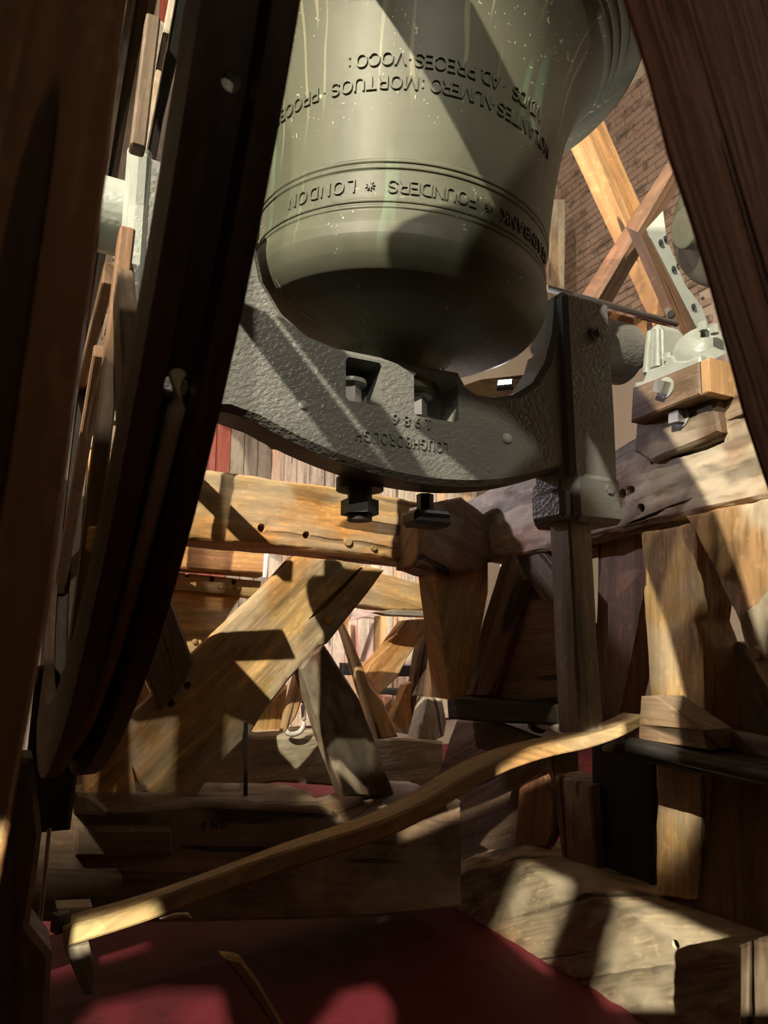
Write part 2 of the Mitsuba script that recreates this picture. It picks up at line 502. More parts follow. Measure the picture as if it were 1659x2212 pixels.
def bell_text(txt, s_mid, height, phi0, phi1, depth=.004):
    """raised letters round the bell; the bell is upside down, so the letters stand on their heads. They run from angle phi0 to phi1"""
    glyphs = []
    for ch in txt:
        if ch in '·:.':
            ms = []
            for q in {'·': (.5,), ':': (.2, .75), '.': (.1,)}[ch]:
                d_ = trimesh.creation.icosphere(2, height * .09)
                d_.apply_translation([height * .1, height * q, 0])
                ms.append(d_)
            m, w = trimesh.util.concatenate(ms), height * .2
        elif ch == '*':
            w, ms = height * .9, []
            for k in range(4):
                b_ = trimesh.creation.box((height * .95, height * .10, depth * 2))
                b_.apply_transform(trimesh.transformations.rotation_matrix(k * math.pi / 4 + .2, [0, 0, 1]))
                b_.apply_translation([w / 2, height * .5, 0])
                ms.append(b_)
            m = trimesh.util.concatenate(ms)
        else:
            m = meshkit.text_mesh(ch, height, depth)
            m.apply_translation([-m.bounds[0][0], 0, -.0004])
            w = m.bounds[1][0]
        glyphs.append((m, w))
    r0 = bell_radius(s_mid)
    gap = (math.radians(phi0 - phi1) * r0 - sum(w for _, w in glyphs)) / max(len(txt) - 1, 1)
    out, x = [], 0
    for m, w in glyphs:
        v = m.vertices
        ph = math.radians(phi0) - (v[:, 0] + x) / r0
        s = s_mid + height / 2 - v[:, 1]
        rr = np.array([bell_radius(q) for q in s]) + v[:, 2]
        out.append(trimesh.Trimesh(np.c_[rr * np.cos(ph), rr * np.sin(ph), s], m.faces, process=False))
        x += w + gap
    m = trimesh.util.concatenate(out)
    m.apply_transform(BM)
    return m


for txt, sm, h, p0, p1 in (('FOUNDERS', .354, .029, -92.2, -122), ('LONDON', .358, .029, -132.8, -159.2), ('*', .355, .022, -126.2, -129), ('*', .352, .022, -85.8, -89), ('STAINBANK', .351, .029, -47, -82),
                           ('VIVOS', .636, .029, -68, -83), ('·', .636, .029, -86, -86.5), ('AD.', .636, .029, -88.3, -95.5), ('PRECES', .636, .029, -97, -116.6), ('·', .637, .029, -117.6, -118), ('VOCO', .638, .029, -119, -134.8), (':', .64, .029, -136.6, -137),
                           ('VOLANTES', .583, .029, -58.5, -88), ('·', .586, .029, -89, -89.5), ('NUMERO', .586, .029, -90.3, -111.2), (':', .586, .029, -113, -113.5), ('MORTUOS', .586, .029, -115, -143.2), ('·', .587, .029, -145.4, -146), ('PROCESSUM', .588, .029, -148, -182)):
    put('lettering', mikit.ply(bell_text(txt, sm, h, p0, p1), 'bronze', smooth=False), bell)

# ---------------------------------------------------------------- the headstock under the bell
HY0, HY1 = 1.40, 1.515
head = thing('headstock', 'grey cast iron headstock under the bell with raised lettering and bolt pockets', 'headstock')


def arc_bottom(x):
    return 1.365 + .50 * (x - .85) ** 2


xs = np.linspace(.42, 1.24, 25)
outer = [(.16, 2.0), (.16, 1.47), (.19, 1.45), (.36, 1.47)] + [(x, arc_bottom(x)) for x in xs] + [(1.26, 1.315), (1.28, 1.302), (1.40, 1.302), (1.415, 1.32), (1.43, 1.94), (1.41, 1.955), (1.29, 1.965), (1.262, 1.945)]
inner = [(1.245, 1.83), (1.215, 1.74), (1.17, 1.675), (1.11, 1.632), (1.04, 1.612), (.99, 1.612), (.955, 1.63), (.935, 1.66), (.60, 1.66), (.53, 1.675), (.47, 1.715), (.425, 1.78), (.40, 1.88), (.385, 1.96), (.36, 2.0)]
body = prism(outer + inner, HY1 - HY0, .014)
Lf = frame('y', HY0)
body = R4(body, Lf)
body = body + box((.52, 1.50, 1.47), (.94, 1.66, 1.655), .01) + box((.16, 1.50, 1.47), (.34, 1.60, 1.99), .01)
# pockets for the bell bolts, sunk into the front face
for (x0, x1, z0, z1) in ((.622, .715, 1.535, 1.64), (.80, .925, 1.525, 1.632)):
    body = body - box((x0, HY0 - .05, z0), (x1, HY0 + .09, z1), .008)
body = body - cyl((1.0, 1.55, 1.80), (1.6, 1.45, 1.80), .016, 16) - cyl((1.20, 1.3, 1.80), (1.262, 1.75, 1.80), .0175, 16)
put('casting', metal(body, 'cast_iron', 30), head)
# end plate on the right, proud of the face, with the lug that clamps the stay
plate = m3.Manifold.hull(box((1.262, HY0 - .025, 1.60), (1.43, HY0 + .02, 1.945), .012) + box((1.262, HY0 - .025, 1.40), (1.425, HY0 + .02, 1.62), .012))
lug = box((1.215, HY0 - .03, 1.308), (1.255, HY0 + .10, 1.39), .012) + box((1.25, HY0 - .045, 1.302), (1.415, HY0 + .14, 1.43), .014)
put('end_plate', metal(plate + lug, 'cast_iron', 30), head)
# gudgeons
for xa, xb, r0, zc in ((1.42, 1.63, .095, 1.885), (.20, .085, .080, 1.915)):
    put('gudgeon_boss', metal(cyl((xa, 1.53, zc), (xb, 1.53, zc), r0, 40), 'grey_paint' if xa < 1 else 'cast_iron', 30), head)
put('gudgeon_pin', metal(cyl((1.62, 1.53, 1.885), (1.70, 1.53, 1.885), .035, 28), 'black_iron', 30), head)
put('end_flange', metal(box((.135, HY0 - .01, 1.50), (.175, 1.60, 2.0), .012) + cyl((.155, 1.45, 1.46), (.155, 1.45, 2.03), .026, 20) + cyl((.155, 1.60, 1.47), (.155, 1.60, 2.0), .02, 16), 'grey_paint', 35), head)


def hexnut(c, d, r, h, n=6):
    c, d = np.asarray(c, float), np.asarray(d, float)
    return cyl(c, c + d * h, r, n)


for c, r in (((.668, 1.475, 1.572), .026), ((.85, 1.475, 1.570), .026)):
    b = put('pocket_nut', metal(cyl(c + np.array((0, 0, -.02)), c + np.array((0, 0, .03)), r, 6) + cyl(c + np.array((0, 0, -.042)), c + np.array((0, 0, -.015)), r * .6, 16), 'bare_steel', 25), head)
    put('washer', metal(cyl(c + np.array((0, 0, .03)), c + np.array((0, 0, .04)), r * 1.5, 24), 'grey_paint', 30), b)
for c, r in (((.521, HY0, 1.507), .011), ((1.07, HY0, 1.504), .014)):
    s_ = trimesh.creation.icosphere(3, r)
    s_.vertices = s_.vertices * [1, .7, 1] + c
    put('rivet', mikit.ply(s_, 'grey_paint', smooth=True), head)
for z_ in (1.835, 1.392):
    put('end_bolt', metal(cyl((1.365, HY0 - .05, z_), (1.365, HY0 - .02, z_), .013, 6) + cyl((1.365, HY0 - .034, z_), (1.365, HY0 - .02, z_), .021, 24), 'cast_iron', 25), head)
for txt, x0, z0, h in (('LOUGHBOROUGH', .892, 1.470, .026), ('1986', .845, 1.520, .024)):
    ms, x = [], 0
    for ch in txt:
        m = meshkit.text_mesh(ch, h, .005)
        m.apply_translation([-m.bounds[0][0] + x, 0, 0])
        x = m.bounds[1][0] + h * (.27 if len(txt) > 4 else .55)
        ms.append(m)
    m = trimesh.util.concatenate(ms)
    v = m.vertices
    k = ({True: .245, False: .105}[len(txt) > 4]) / v[:, 0].max()
    m = trimesh.Trimesh(np.c_[x0 - v[:, 0] * k, HY0 + .001 - v[:, 2], z0 - v[:, 1]], m.faces, process=False)
    put('lettering', mikit.ply(m, 'cast_iron', smooth=False), head)
# bolts hanging below the headstock
cb = put('hanging_bolt', metal(cyl((.72, 1.53, 1.385), (.72, 1.53, 1.285), .030, 24) + cyl((.72, 1.53, 1.335), (.72, 1.53, 1.30), .046, 6) + cyl((.72, 1.53, 1.39), (.72, 1.53, 1.36), .058, 28), 'black_iron', 25), head)
put('locking_bracket', metal(box((.86, 1.50, 1.285), (.97, 1.58, 1.325), .01) + cyl((.91, 1.54, 1.37), (.91, 1.54, 1.30), .022, 6), 'black_iron', 25), head)

# the stay, an ash bar clamped to the headstock, hanging against the slider
st_ = box((1.258, 1.392, .77), (1.335, 1.475, 1.36), .006)
put('stay', wood_ply(st_, (0, 0, 1), (1, 0, 0), 'grey', 0, .03, .0015), label='upright square wooden stay clamped below the right end of the headstock', cat='stay')

# ---------------------------------------------------------------- the wheel, left
WY, WZ, WR, WK = 1.506, 1.871, 1.105, .039
WX0, WX1 = .102, .177


def wheel_place(m):
    v = m.vertices.copy()
    v[:, 0] += WK * v[:, 2]
    return trimesh.Trimesh(v + [0, WY, WZ], m.faces, process=False)


def wheel_wood(M, tint, stain=0):
    m = wheel_place(trimesh.graph.smooth_shade(tri(M), angle=math.radians(30), facet_minarea=None))
    v = m.vertices
    ang = np.arctan2(v[:, 2] - WZ, v[:, 1] - WY)
    rad = np.hypot(v[:, 2] - WZ, v[:, 1] - WY)
    uv = np.c_[ang * .8 + 32 + 64 * stain, rad + v[:, 0] + 16 + 32 * TINT[tint]]
    return mikit.ply(m, 'wood', smooth=True, uv=uv)


wheel = thing('bell_wheel', 'large dark wooden bell wheel at the left of the bell, seen nearly edge on', 'wheel')
for x0, x1 in ((WX0, WX0 + .022), (WX1 - .022, WX1)):
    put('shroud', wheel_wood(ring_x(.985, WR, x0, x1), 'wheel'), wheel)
sole = ring_x(1.03, 1.052, WX0 + .02, WX1 - .02)


def rim_point(px_th, r):
    return np.array([0, r * math.cos(px_th), r * math.sin(px_th)])


HOLE1, HOLE2 = math.radians(202.3), math.radians(216.9)
for th_, rr in ((HOLE1, .0085), (HOLE2, .012)):
    p_ = rim_point(th_, 1)
    sole = sole - cyl(np.array([.142, 0, 0]) + p_ * .98, np.array([.142, 0, 0]) + p_ * 1.12, rr, 18)
put('sole', wheel_wood(sole, 'wheel'), wheel)
# spokes: boards on either side of the headstock and the slanting braces between them
for i, (ang, off, s0, s1) in enumerate(((90, .20, .06, .36), (270, -.17, .10, 1.02), (0, .0, .2, 1.02), (225, 0, .34, 1.02), (315, 0, .28, 1.02))):
    hw = .018 if i == 0 else .030
    M = box((.118, s0, off - hw), (.146, s1, off + hw), .004)
    M = M.rotate([ang, 0, 0])
    m = trimesh.graph.smooth_shade(tri(M), angle=math.radians(30), facet_minarea=None)
    d = np.array([0, math.cos(math.radians(ang)), math.sin(math.radians(ang))])
    v0 = m.vertices
    uv = np.c_[v0 @ d + 32 + i * 2, v0 @ np.cross([1, 0, 0], d) + v0[:, 0] + 16 + 32 * TINT['brown'] + i]
    put('spoke', mikit.ply(wheel_place(m), 'wood', smooth=True, uv=uv), wheel)
# rope: through the garter hole, round the sole and tied to a spoke
th_ = np.linspace(HOLE2, math.radians(272), 60)
rp = [np.array([.145 - .012 * i / 60, 1.065 * math.cos(t), 1.065 * math.sin(t)]) for i, t in enumerate(th_)]
hp = np.array([.142, 1.02 * math.cos(HOLE2 - .01), 1.02 * math.sin(HOLE2 - .01)])
rp = [hp, hp * [1, 1.03, 1.03]] + rp[1:]
rope = thing('bell_rope', 'tan bell rope lying in the rim of the dark wheel and knotted inside it', 'rope')
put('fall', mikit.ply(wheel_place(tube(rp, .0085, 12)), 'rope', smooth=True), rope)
kn = [(0.122,1.22,1.227),(0.117,1.22,1.189),(0.115,1.22,1.156)]
tl = smooth_path([(0.135,1.2,1.244),(0.122,1.2,1.201),(0.115,1.2,1.17),(0.11,1.2,1.14),(0.109,1.2,1.114),(0.116,1.2,1.107)], 40)
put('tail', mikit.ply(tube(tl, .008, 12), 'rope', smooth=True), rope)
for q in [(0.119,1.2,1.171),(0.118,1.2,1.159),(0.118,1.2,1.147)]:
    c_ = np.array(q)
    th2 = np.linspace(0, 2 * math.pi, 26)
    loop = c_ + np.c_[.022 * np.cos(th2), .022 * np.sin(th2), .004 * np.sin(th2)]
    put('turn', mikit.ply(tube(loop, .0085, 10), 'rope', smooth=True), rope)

# ---------------------------------------------------------------- near timbers either side of the view
def near_timber(name, label, pts_front, depth_dir, t, tint, stain, up=0):
    """a leaning timber close to the viewer: front outline in space, thickness along depth_dir"""
    P = np.array(pts_front)
    if up:                      # carry the top on, out of the picture
        k = int(np.argmax(P[:, 2]))
        e = P[k] - P[1]
        e /= e[2]
        for j in (k, k + 1):
            P[j] = P[j] + e * up
    d = np.array(depth_dir, float)
    d /= np.linalg.norm(d)
    o = P[0]
    e1 = P[1] - P[0]
    e1 /= np.linalg.norm(e1)
    n_ = np.cross(e1, P[len(P) // 2] - o)
    n_ /= np.linalg.norm(n_)
    n_ *= np.sign(n_ @ d)
    e2 = np.cross(n_, e1)
    L = np.eye(4)
    L[:3, 0], L[:3, 1], L[:3, 2], L[:3, 3] = e1, e2, d, o
    q = np.c_[(P - o) @ e1, (P - o) @ e2]
    M = prism(q, t, .006)
    return put(name, wood_ply(M, (1, 0, 0), (0, 1, 0), tint, stain, .02, .0016, local=L), label=label, cat='timber')


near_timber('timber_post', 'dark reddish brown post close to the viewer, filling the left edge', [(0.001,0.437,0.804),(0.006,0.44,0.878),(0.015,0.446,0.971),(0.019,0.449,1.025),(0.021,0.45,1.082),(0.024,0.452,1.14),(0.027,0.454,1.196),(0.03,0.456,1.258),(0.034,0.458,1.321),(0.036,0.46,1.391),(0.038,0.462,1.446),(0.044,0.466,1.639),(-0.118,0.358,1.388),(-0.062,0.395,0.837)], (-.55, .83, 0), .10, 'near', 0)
near_timber('timber_brace', 'blurred reddish brown timber leaning in close at the upper right', [(0.581,0.377,1.075),(0.542,0.363,1.121),(0.524,0.356,1.141),(0.494,0.345,1.176),(0.471,0.336,1.211),(0.438,0.324,1.259),(0.406,0.312,1.301),(0.375,0.301,1.333),(0.348,0.291,1.376),(0.319,0.28,1.411),(0.294,0.27,1.442),(1.012,0.538,2.109),(0.645,0.401,1.082)], (.86, .51, 0), .12, 'shade', 0)

# ---------------------------------------------------------------- right side of the frame (runs away from the viewer)
timber('timber_beam', 'massive worn head beam of the right frame side under the bearing', 'beam', 'x', 1.66, [(2.491,1.589),(2.025,1.624),(1.672,1.594),(1.439,1.644),(1.208,1.67),(0.913,1.691),(0.889,1.357),(1.114,1.351),(1.366,1.349),(1.631,1.336),(1.966,1.315),(2.365,1.312)], .30, 'grey', 3, bev=.015, rough=.009, edge=.013, chew=.022,
       cut=[hull([(y, z, d) for (y, z) in P_ for d in (-.02, .028)]) for P_ in ([(1.48,1.533),(1.349,1.536),(1.224,1.543),(1.225,1.534),(1.35,1.524),(1.478,1.523)], [(1.601,1.354),(1.462,1.376),(1.33,1.4),(1.331,1.394),(1.463,1.365)], [(1.222,1.592),(1.166,1.595),(1.112,1.602),(1.113,1.592),(1.167,1.583)])],
       holes=[(q[0], q[1], .014) for q in [(1.564,1.458),(1.592,1.456),(1.523,1.395),(1.387,1.565)]])
timber('timber_block', 'dark timber strip bolted between bearing block and head beam', 'block', 'x', 1.63, [(1.496,1.666),(1.221,1.662),(1.21,1.552),(1.45,1.52),(1.511,1.567)], .2, 'brown', 2, rough=.005)
timber('bearing_block', 'oil-stained brown block carrying the grey bearing, square bolt in its side', 'block', 'x', 1.575, [(1.448,1.74),(1.214,1.738),(1.217,1.645),(1.463,1.638)], .22, 'brown', 1, rough=.002, bev=.005)
timber('timber_block', 'short orange piece of timber against the end of the bearing block', 'block', 'x', 1.574, [(1.21,1.737),(1.182,1.738),(1.186,1.644),(1.213,1.644)], .2, 'orange', 0, rough=.001, bev=.003)
for pts_, lab in (([(1.575,1.328,1.701)], 'square steel bolt head in the side of the oily bearing block'), ([(1.63,1.331,1.622)], 'square steel bolt head in the strip below the bearing block')):
    c_ = np.array(pts_[0])
    M = m3.Manifold.cube((.03, .034, .034), True).rotate([28 if pts_[0][2] > 1.66 else 5, 0, 0]).translate((c_ - [.015, 0, 0]).tolist())
    k = put('square_bolt', metal(M, 'bare_steel', 20), label=lab, cat='bolt')
    put('washer', metal(cyl(c_ - [.004, 0, 0], c_ + [.001, 0, 0], .03, 24), 'grey_paint', 30), k)
# bearing: cast base, ribbed upright, domed cover
bear = thing('bearing', 'grey painted plain bearing with ribbed upright and domed cover on the right frame', 'bearing')
put('base', metal(R4(prism([(1.457,1.729),(1.451,1.759),(1.418,1.754),(1.403,1.78),(1.339,1.777),(1.327,1.798),(1.308,1.794),(1.297,1.773),(1.261,1.76),(1.219,1.76),(1.217,1.728)], .16, .006), frame('x', 1.585)), 'grey_paint', 30), bear)
put('upright', metal(R4(prism([(1.436,1.781),(1.418,1.869),(1.396,1.915),(1.371,1.919),(1.353,1.892),(1.36,1.78)], .11, .012), frame('x', 1.60)), 'grey_paint', 40), bear)
put('rib', metal(cyl([(1.6,1.413,1.779)][0], [(1.6,1.39,1.902)][0], .013, 16, .009), 'grey_paint', 40), bear)
put('rib', metal(cyl([(1.6,1.37,1.784)][0], [(1.6,1.363,1.896)][0], .010, 16, .008), 'grey_paint', 40), bear)
dc = np.array([(1.66,1.273,1.797)][0])
th_ = np.linspace(0, math.pi / 2, 14)
dm, _ = lathe([(0.0, .062)] + [(.075 * math.cos(a), .062 * math.sin(a)) for a in th_[::-1][1:]] + [(.078, -.02)], 40)
dm.apply_transform(trimesh.transformations.rotation_matrix(math.radians(-25), [0, 1, 0]))
dm.apply_scale([1.0, 1.05, 1.2])
dm.apply_translation(dc)
put('dome', mikit.ply(dm, 'grey_paint', smooth=True), bear)
for q in [(1.6,1.212,1.842),(1.6,1.178,1.82),(1.6,1.335,1.799)]:
    put('bolt', metal(cyl(np.array(q) - [0, 0, .012], np.array(q) + [0, 0, .012], .012, 6), 'grey_paint', 25), bear)

timber('timber_post', 'barky honey-coloured upright post of the right frame, below the head beam', 'post', 'x', 1.62, [(1.494,1.315),(1.399,1.315),(1.301,1.321),(1.303,1.102),(1.318,1.054),(1.296,0.981),(1.326,0.63),(1.396,0.339),(1.532,0.311),(1.502,0.673),(1.506,0.76),(1.495,1.045)], .14, 'honey', 2, rough=.006, edge=.014, chew=.008)
timber('timber_brace', 'broad orange-brown brace running down towards the viewer from the right head beam', 'brace', 'x', 1.60, [(1.319,1.337),(1.072,1.34),(0.858,1.339),(0.916,0.831),(1.121,0.883),(1.195,1.062),(1.231,1.143)], .14, 'orange', 3, rough=.007, edge=.014, chew=.015)
timber('timber_brace', 'pale knobbly brace end with a peg at the right edge', 'brace', 'x', 1.53, [(1.133,1.064),(1.091,1.084),(1.047,1.128),(0.891,1.197),(0.938,0.777),(1.075,0.86),(1.091,0.91),(1.118,0.972)], .05, 'dusty', 2, rough=.012, edge=.014, chew=.014, pegs=[([(1.092,0.971)][0][0], [(1.092,0.971)][0][1], .016)])
timber('timber_brace', 'grey-brown triangular foot of a brace behind the runner at the right edge', 'brace', 'x', 1.74, [(1.302,0.999),(1.266,0.987),(1.151,0.801),(1.161,0.712),(1.367,0.742),(1.344,0.831)], .08, 'grey', 1, rough=.005)
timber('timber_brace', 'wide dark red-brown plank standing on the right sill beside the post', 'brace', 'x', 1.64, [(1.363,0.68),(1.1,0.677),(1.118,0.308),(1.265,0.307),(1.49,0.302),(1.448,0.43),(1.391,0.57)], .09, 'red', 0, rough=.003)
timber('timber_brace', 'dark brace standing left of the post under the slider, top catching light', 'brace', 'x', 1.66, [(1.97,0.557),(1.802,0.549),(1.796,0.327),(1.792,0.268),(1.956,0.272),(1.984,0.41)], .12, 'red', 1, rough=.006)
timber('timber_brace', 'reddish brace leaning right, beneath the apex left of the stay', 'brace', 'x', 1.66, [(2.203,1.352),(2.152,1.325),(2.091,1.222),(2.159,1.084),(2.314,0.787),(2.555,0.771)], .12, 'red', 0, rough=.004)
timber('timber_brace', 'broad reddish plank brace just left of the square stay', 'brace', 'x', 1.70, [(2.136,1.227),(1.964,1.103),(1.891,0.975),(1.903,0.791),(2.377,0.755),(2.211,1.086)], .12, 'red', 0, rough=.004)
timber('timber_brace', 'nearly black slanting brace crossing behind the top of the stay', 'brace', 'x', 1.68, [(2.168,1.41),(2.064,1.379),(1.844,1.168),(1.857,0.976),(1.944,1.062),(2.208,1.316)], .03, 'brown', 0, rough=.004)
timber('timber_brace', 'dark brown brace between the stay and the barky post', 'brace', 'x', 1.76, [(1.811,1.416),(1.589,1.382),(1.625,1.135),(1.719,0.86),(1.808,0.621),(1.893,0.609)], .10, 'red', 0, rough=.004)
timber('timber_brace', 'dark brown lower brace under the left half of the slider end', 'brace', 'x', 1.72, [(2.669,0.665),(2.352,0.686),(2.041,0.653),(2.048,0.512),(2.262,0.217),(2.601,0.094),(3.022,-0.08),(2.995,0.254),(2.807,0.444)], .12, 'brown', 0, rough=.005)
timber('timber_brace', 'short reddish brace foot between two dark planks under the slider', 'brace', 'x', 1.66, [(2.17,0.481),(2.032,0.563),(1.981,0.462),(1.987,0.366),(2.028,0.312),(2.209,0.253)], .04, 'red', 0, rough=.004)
timber('timber_post', 'black slab standing in for the dark gap directly below the stay', 'post', 'x', 1.70, [(1.836,0.664),(1.695,0.668),(1.574,0.657),(1.607,0.277),(1.838,0.216),(1.854,0.391)], .1, 'tar', 0, rough=.003)  # deep shade of the gap put in as a black slab
timber('timber_sill', 'huge rounded sill timber of the right frame side at the bottom right', 'sill', 'x', 1.58, [(2.756,0.022),(2.42,0.196),(2.107,0.303),(1.764,0.303),(1.58,0.311),(1.366,0.311),(1.22,0.317),(1.019,0.318),(1.052,0.029),(1.733,-0.303),(1.907,-0.148),(2.029,-0.141),(2.256,-0.13),(2.479,-0.121),(2.628,-0.046)], .30, 'dusty', 3, bev=.05, rough=.008, edge=.014, chew=.010,
       holes=[(q[0], q[1], .012) for q in [(1.433,0.238),(1.818,-0.039)]])
timber('timber_block', 'dark upright block with a lit top in the bottom right corner', 'block', 'x', 1.42, [(1.121,0.363),(1.089,0.383),(0.913,0.42),(0.944,0.143),(1.156,0.035)], .1, 'brown', 1, rough=.004)
# runner board with its rail and stop block
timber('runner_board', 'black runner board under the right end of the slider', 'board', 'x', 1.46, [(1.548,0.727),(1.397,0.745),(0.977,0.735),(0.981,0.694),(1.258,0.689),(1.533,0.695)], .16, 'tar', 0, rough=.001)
timber('runner_fence', 'dark brown upright board along the back of the runner', 'board', 'x', 1.56, [(1.277,0.785),(1.224,0.784),(1.038,0.77),(1.046,0.693),(1.284,0.708)], .05, 'brown', 0, rough=.002)
put('runner_rail', metal(cyl([(1.45,1.423,0.734)][0], [(1.45,0.972,0.714)][0], .020, 20), 'black_iron', 40), label='dark round rail along the front of the runner board', cat='rail')
timber('stop_block', 'grey wooden stop block with sloping top where the slider ends', 'block', 'x', 1.47, [(1.391,0.857),(1.339,0.859),(1.203,0.792),(1.197,0.747),(1.41,0.746)], .10, 'grey', 1, rough=.001, bev=.003)

# slider: curved ash bar from its pivot to the runner
low = np.array([(0.113,1.35,0.511),(0.251,1.3,0.55),(0.419,1.2,0.621),(0.655,1.15,0.683),(0.757,1.16,0.718),(1.141,1.3,0.75),(1.507,1.42,0.778)])
cl = smooth_path(low, 60)
secs = []
for p, d in zip(cl, np.gradient(cl, axis=0)):
    d = d / np.linalg.norm(d)
    hz = np.array([-d[1], d[0], 0])
    hz /= np.linalg.norm(hz)
    if hz[1] < 0: hz = -hz
    vz = np.cross(d, -hz)
    if vz[2] < 0: vz = -vz
    h, w, b = .030, .062, .004
    secs.append([p + hz * a + vz * c for a, c in ((b, 0), (w - b, 0), (w, b), (w, h - b), (w - b, h), (b, h), (0, h - b), (0, b))])
V_, F_ = np.array(secs).reshape(-1, 3), []
for i in range(59):
    for j in range(8):
        a, b = i * 8 + j, i * 8 + (j + 1) % 8
        F_ += [(a, b, b + 8), (a, b + 8, a + 8)]
F_ += [(0, j + 1, j) for j in range(1, 7)] + [(59 * 8, 59 * 8 + j, 59 * 8 + j + 1) for j in range(1, 7)]
g_ = np.array([1.0, .05, .18])
g_ /= np.linalg.norm(g_)
put('slider', wood_ply(mani(V_, F_), g_, np.cross([0, 0, 1.0], g_) / np.linalg.norm(np.cross([0, 0, 1.0], g_)), 'ash', 1, .03, .001), label='long curved pale ash slider reaching from lower left up to the runner', cat='slider')
sp = np.array([(0.106,1.37,0.545)][0])
put('pivot_bolt', metal(m3.Manifold.cube((.022, .022, .028), True).rotate([0, 0, 25]).translate(sp.tolist()), 'black_iron', 20), label='square iron bolt head at the low left end of the slider', cat='bolt')
timber('pivot_block', 'short wooden bracket below the pivot end of the slider', 'block', 'y', 1.36, [(0.114,0.507),(0.152,0.506),(0.165,0.462),(0.166,0.43),(0.149,0.429)], .06, 'grey', 1, rough=.001, bev=.003)
timber('floor_strut', 'thin wooden strut slanting down to the red floor at the bottom', 'strut', 'y', 1.75, [(0.485,0.287),(0.531,0.275),(0.573,0.219),(0.634,0.117),(0.668,0.053),(0.629,0.062),(0.596,0.132),(0.528,0.233)], .05, 'honey', 0, rough=.002)
timber('wood_scrap', 'pale curled sliver of wood hanging behind the lit slider end', 'scrap', 'y', 1.35, [(0.261,0.53),(0.288,0.534),(0.311,0.531),(0.317,0.521),(0.304,0.526),(0.282,0.525)], .008, 'pale', 0, bev=.002, rough=.001, edge=.02)
timber('wood_scrap', 'small pale board end behind the slider pivot', 'scrap', 'y', 1.405, [(0.101,0.554),(0.158,0.548),(0.148,0.532),(0.108,0.538)], .05, 'dusty', 1, bev=.003, rough=.001)

# the matching frame side at the left, outside the picture
for nm, P_, t_ in (('trim_1', [(.75, 1.33), (2.6, 1.33), (2.6, 1.74), (.75, 1.74)], .3), ('trim_2', [(.3, 0), (2.6, 0), (2.6, .31), (.3, .31)], .3),
                   ('trim_3', [(1.45, .31), (1.6, .31), (1.6, 1.33), (1.45, 1.33)], .14), ('trim_4', [(.75, .31), (1.0, .31), (1.4, 1.33), (1.15, 1.33)], .1),
                   ('trim_5', [(2.3, .31), (2.5, .31), (1.95, 1.33), (1.7, 1.33)], .1)):
    put(nm, slab('x', -.12 - t_, P_, t_, 'honey', 1), kind='structure')
for nm, P_ in (('added_caster_6', [(0.976,2.178),(0.904,2.232),(0.74,2.182),(0.705,2.17),(0.752,2.108),(0.794,2.121)]), ('added_caster_7', [(0.888,2.248),(0.826,2.326),(0.73,2.272),(0.685,2.242),(0.661,2.229),(0.686,2.196),(0.725,2.2)]),
               ('added_caster_8', [(0.699,2.305),(0.609,2.331),(0.58,2.34),(0.465,2.496),(0.457,2.692),(0.637,2.449)])):
    put(nm, slab('x', -.21, P_, .012, 'honey', 1, rough=0, bev=.002), kind='structure')  # thin bars added here, outlines cut to cast the headstock stripes

# ---------------------------------------------------------------- far side of the frame, across the pit
timber('timber_beam', 'golden oak head beam across the pit with bolt holes, under the headstock', 'beam', 'y', 2.45, [(0.151,1.621),(0.561,1.596),(0.89,1.583),(1.199,1.573),(1.485,1.55),(1.459,1.305),(1.121,1.326),(0.825,1.336),(0.509,1.341),(0.17,1.343)], .22, 'honey', 2, bev=.012, rough=.006, edge=.016, chew=.008,
       holes=[(q[0], q[1], .014) for q in [(0.762,1.402),(0.935,1.388)]], pegs=[(q[0], q[1], r) for q, r in zip([(1.101,1.372),(1.21,1.354)], (.016, .011))])
timber('timber_jowl', 'swollen dark head of the corner post where the beams meet', 'post', 'y', 2.30, [(1.332,1.508),(1.533,1.562),(1.743,1.448),(1.732,1.338),(1.636,1.305),(1.604,1.272),(1.462,1.248),(1.33,1.277)], .2, 'red', 1, rough=.008, bev=.014, edge=.014, chew=.014)
timber('timber_post', 'square upright corner post below its swollen head', 'post', 'y', 2.36, [(1.433,1.3),(1.693,1.313),(1.689,1.191),(1.58,0.787),(1.5,0.778),(1.446,1.184)], .14, 'honey', 1, rough=.004)
timber('clamp_plate', 'black iron strap box round the foot of the corner post', 'strap', 'x', 1.60, [(2.553,0.777),(2.242,0.783),(1.869,0.794),(1.873,0.73),(2.246,0.699),(2.548,0.687)], .12, 'tar', 0, rough=.001)
timber('timber_brace', 'broad oak brace rising to the right from the cross sill to the golden beam', 'brace', 'y', 2.42, [(0.879,1.304),(1.06,1.296),(1.249,1.267),(1.128,1.123),(1.014,0.99),(0.982,0.977),(0.865,0.863),(0.784,0.763),(0.744,0.704),(0.629,0.594),(0.558,0.505),(0.432,0.511),(0.383,0.565),(0.362,0.613),(0.383,0.513),(0.225,0.531),(0.228,0.632),(0.356,0.776),(0.566,0.985),(0.703,1.117),(0.824,1.241)], .07, 'honey', 2, bev=.008, rough=.004, edge=.016, chew=.005,
       holes=[(q[0], q[1], .012) for q in [(0.519,0.854),(0.469,0.8)]], pegs=[([(1.016,1.077)][0][0], [(1.016,1.077)][0][1], .016)],
       cut=[hull([(x, z, y) for (x, z) in [(1.158,1.287),(1.173,1.288),(0.998,1.11),(0.934,1.072),(0.979,1.12)] for y in (-.01, .05)])])
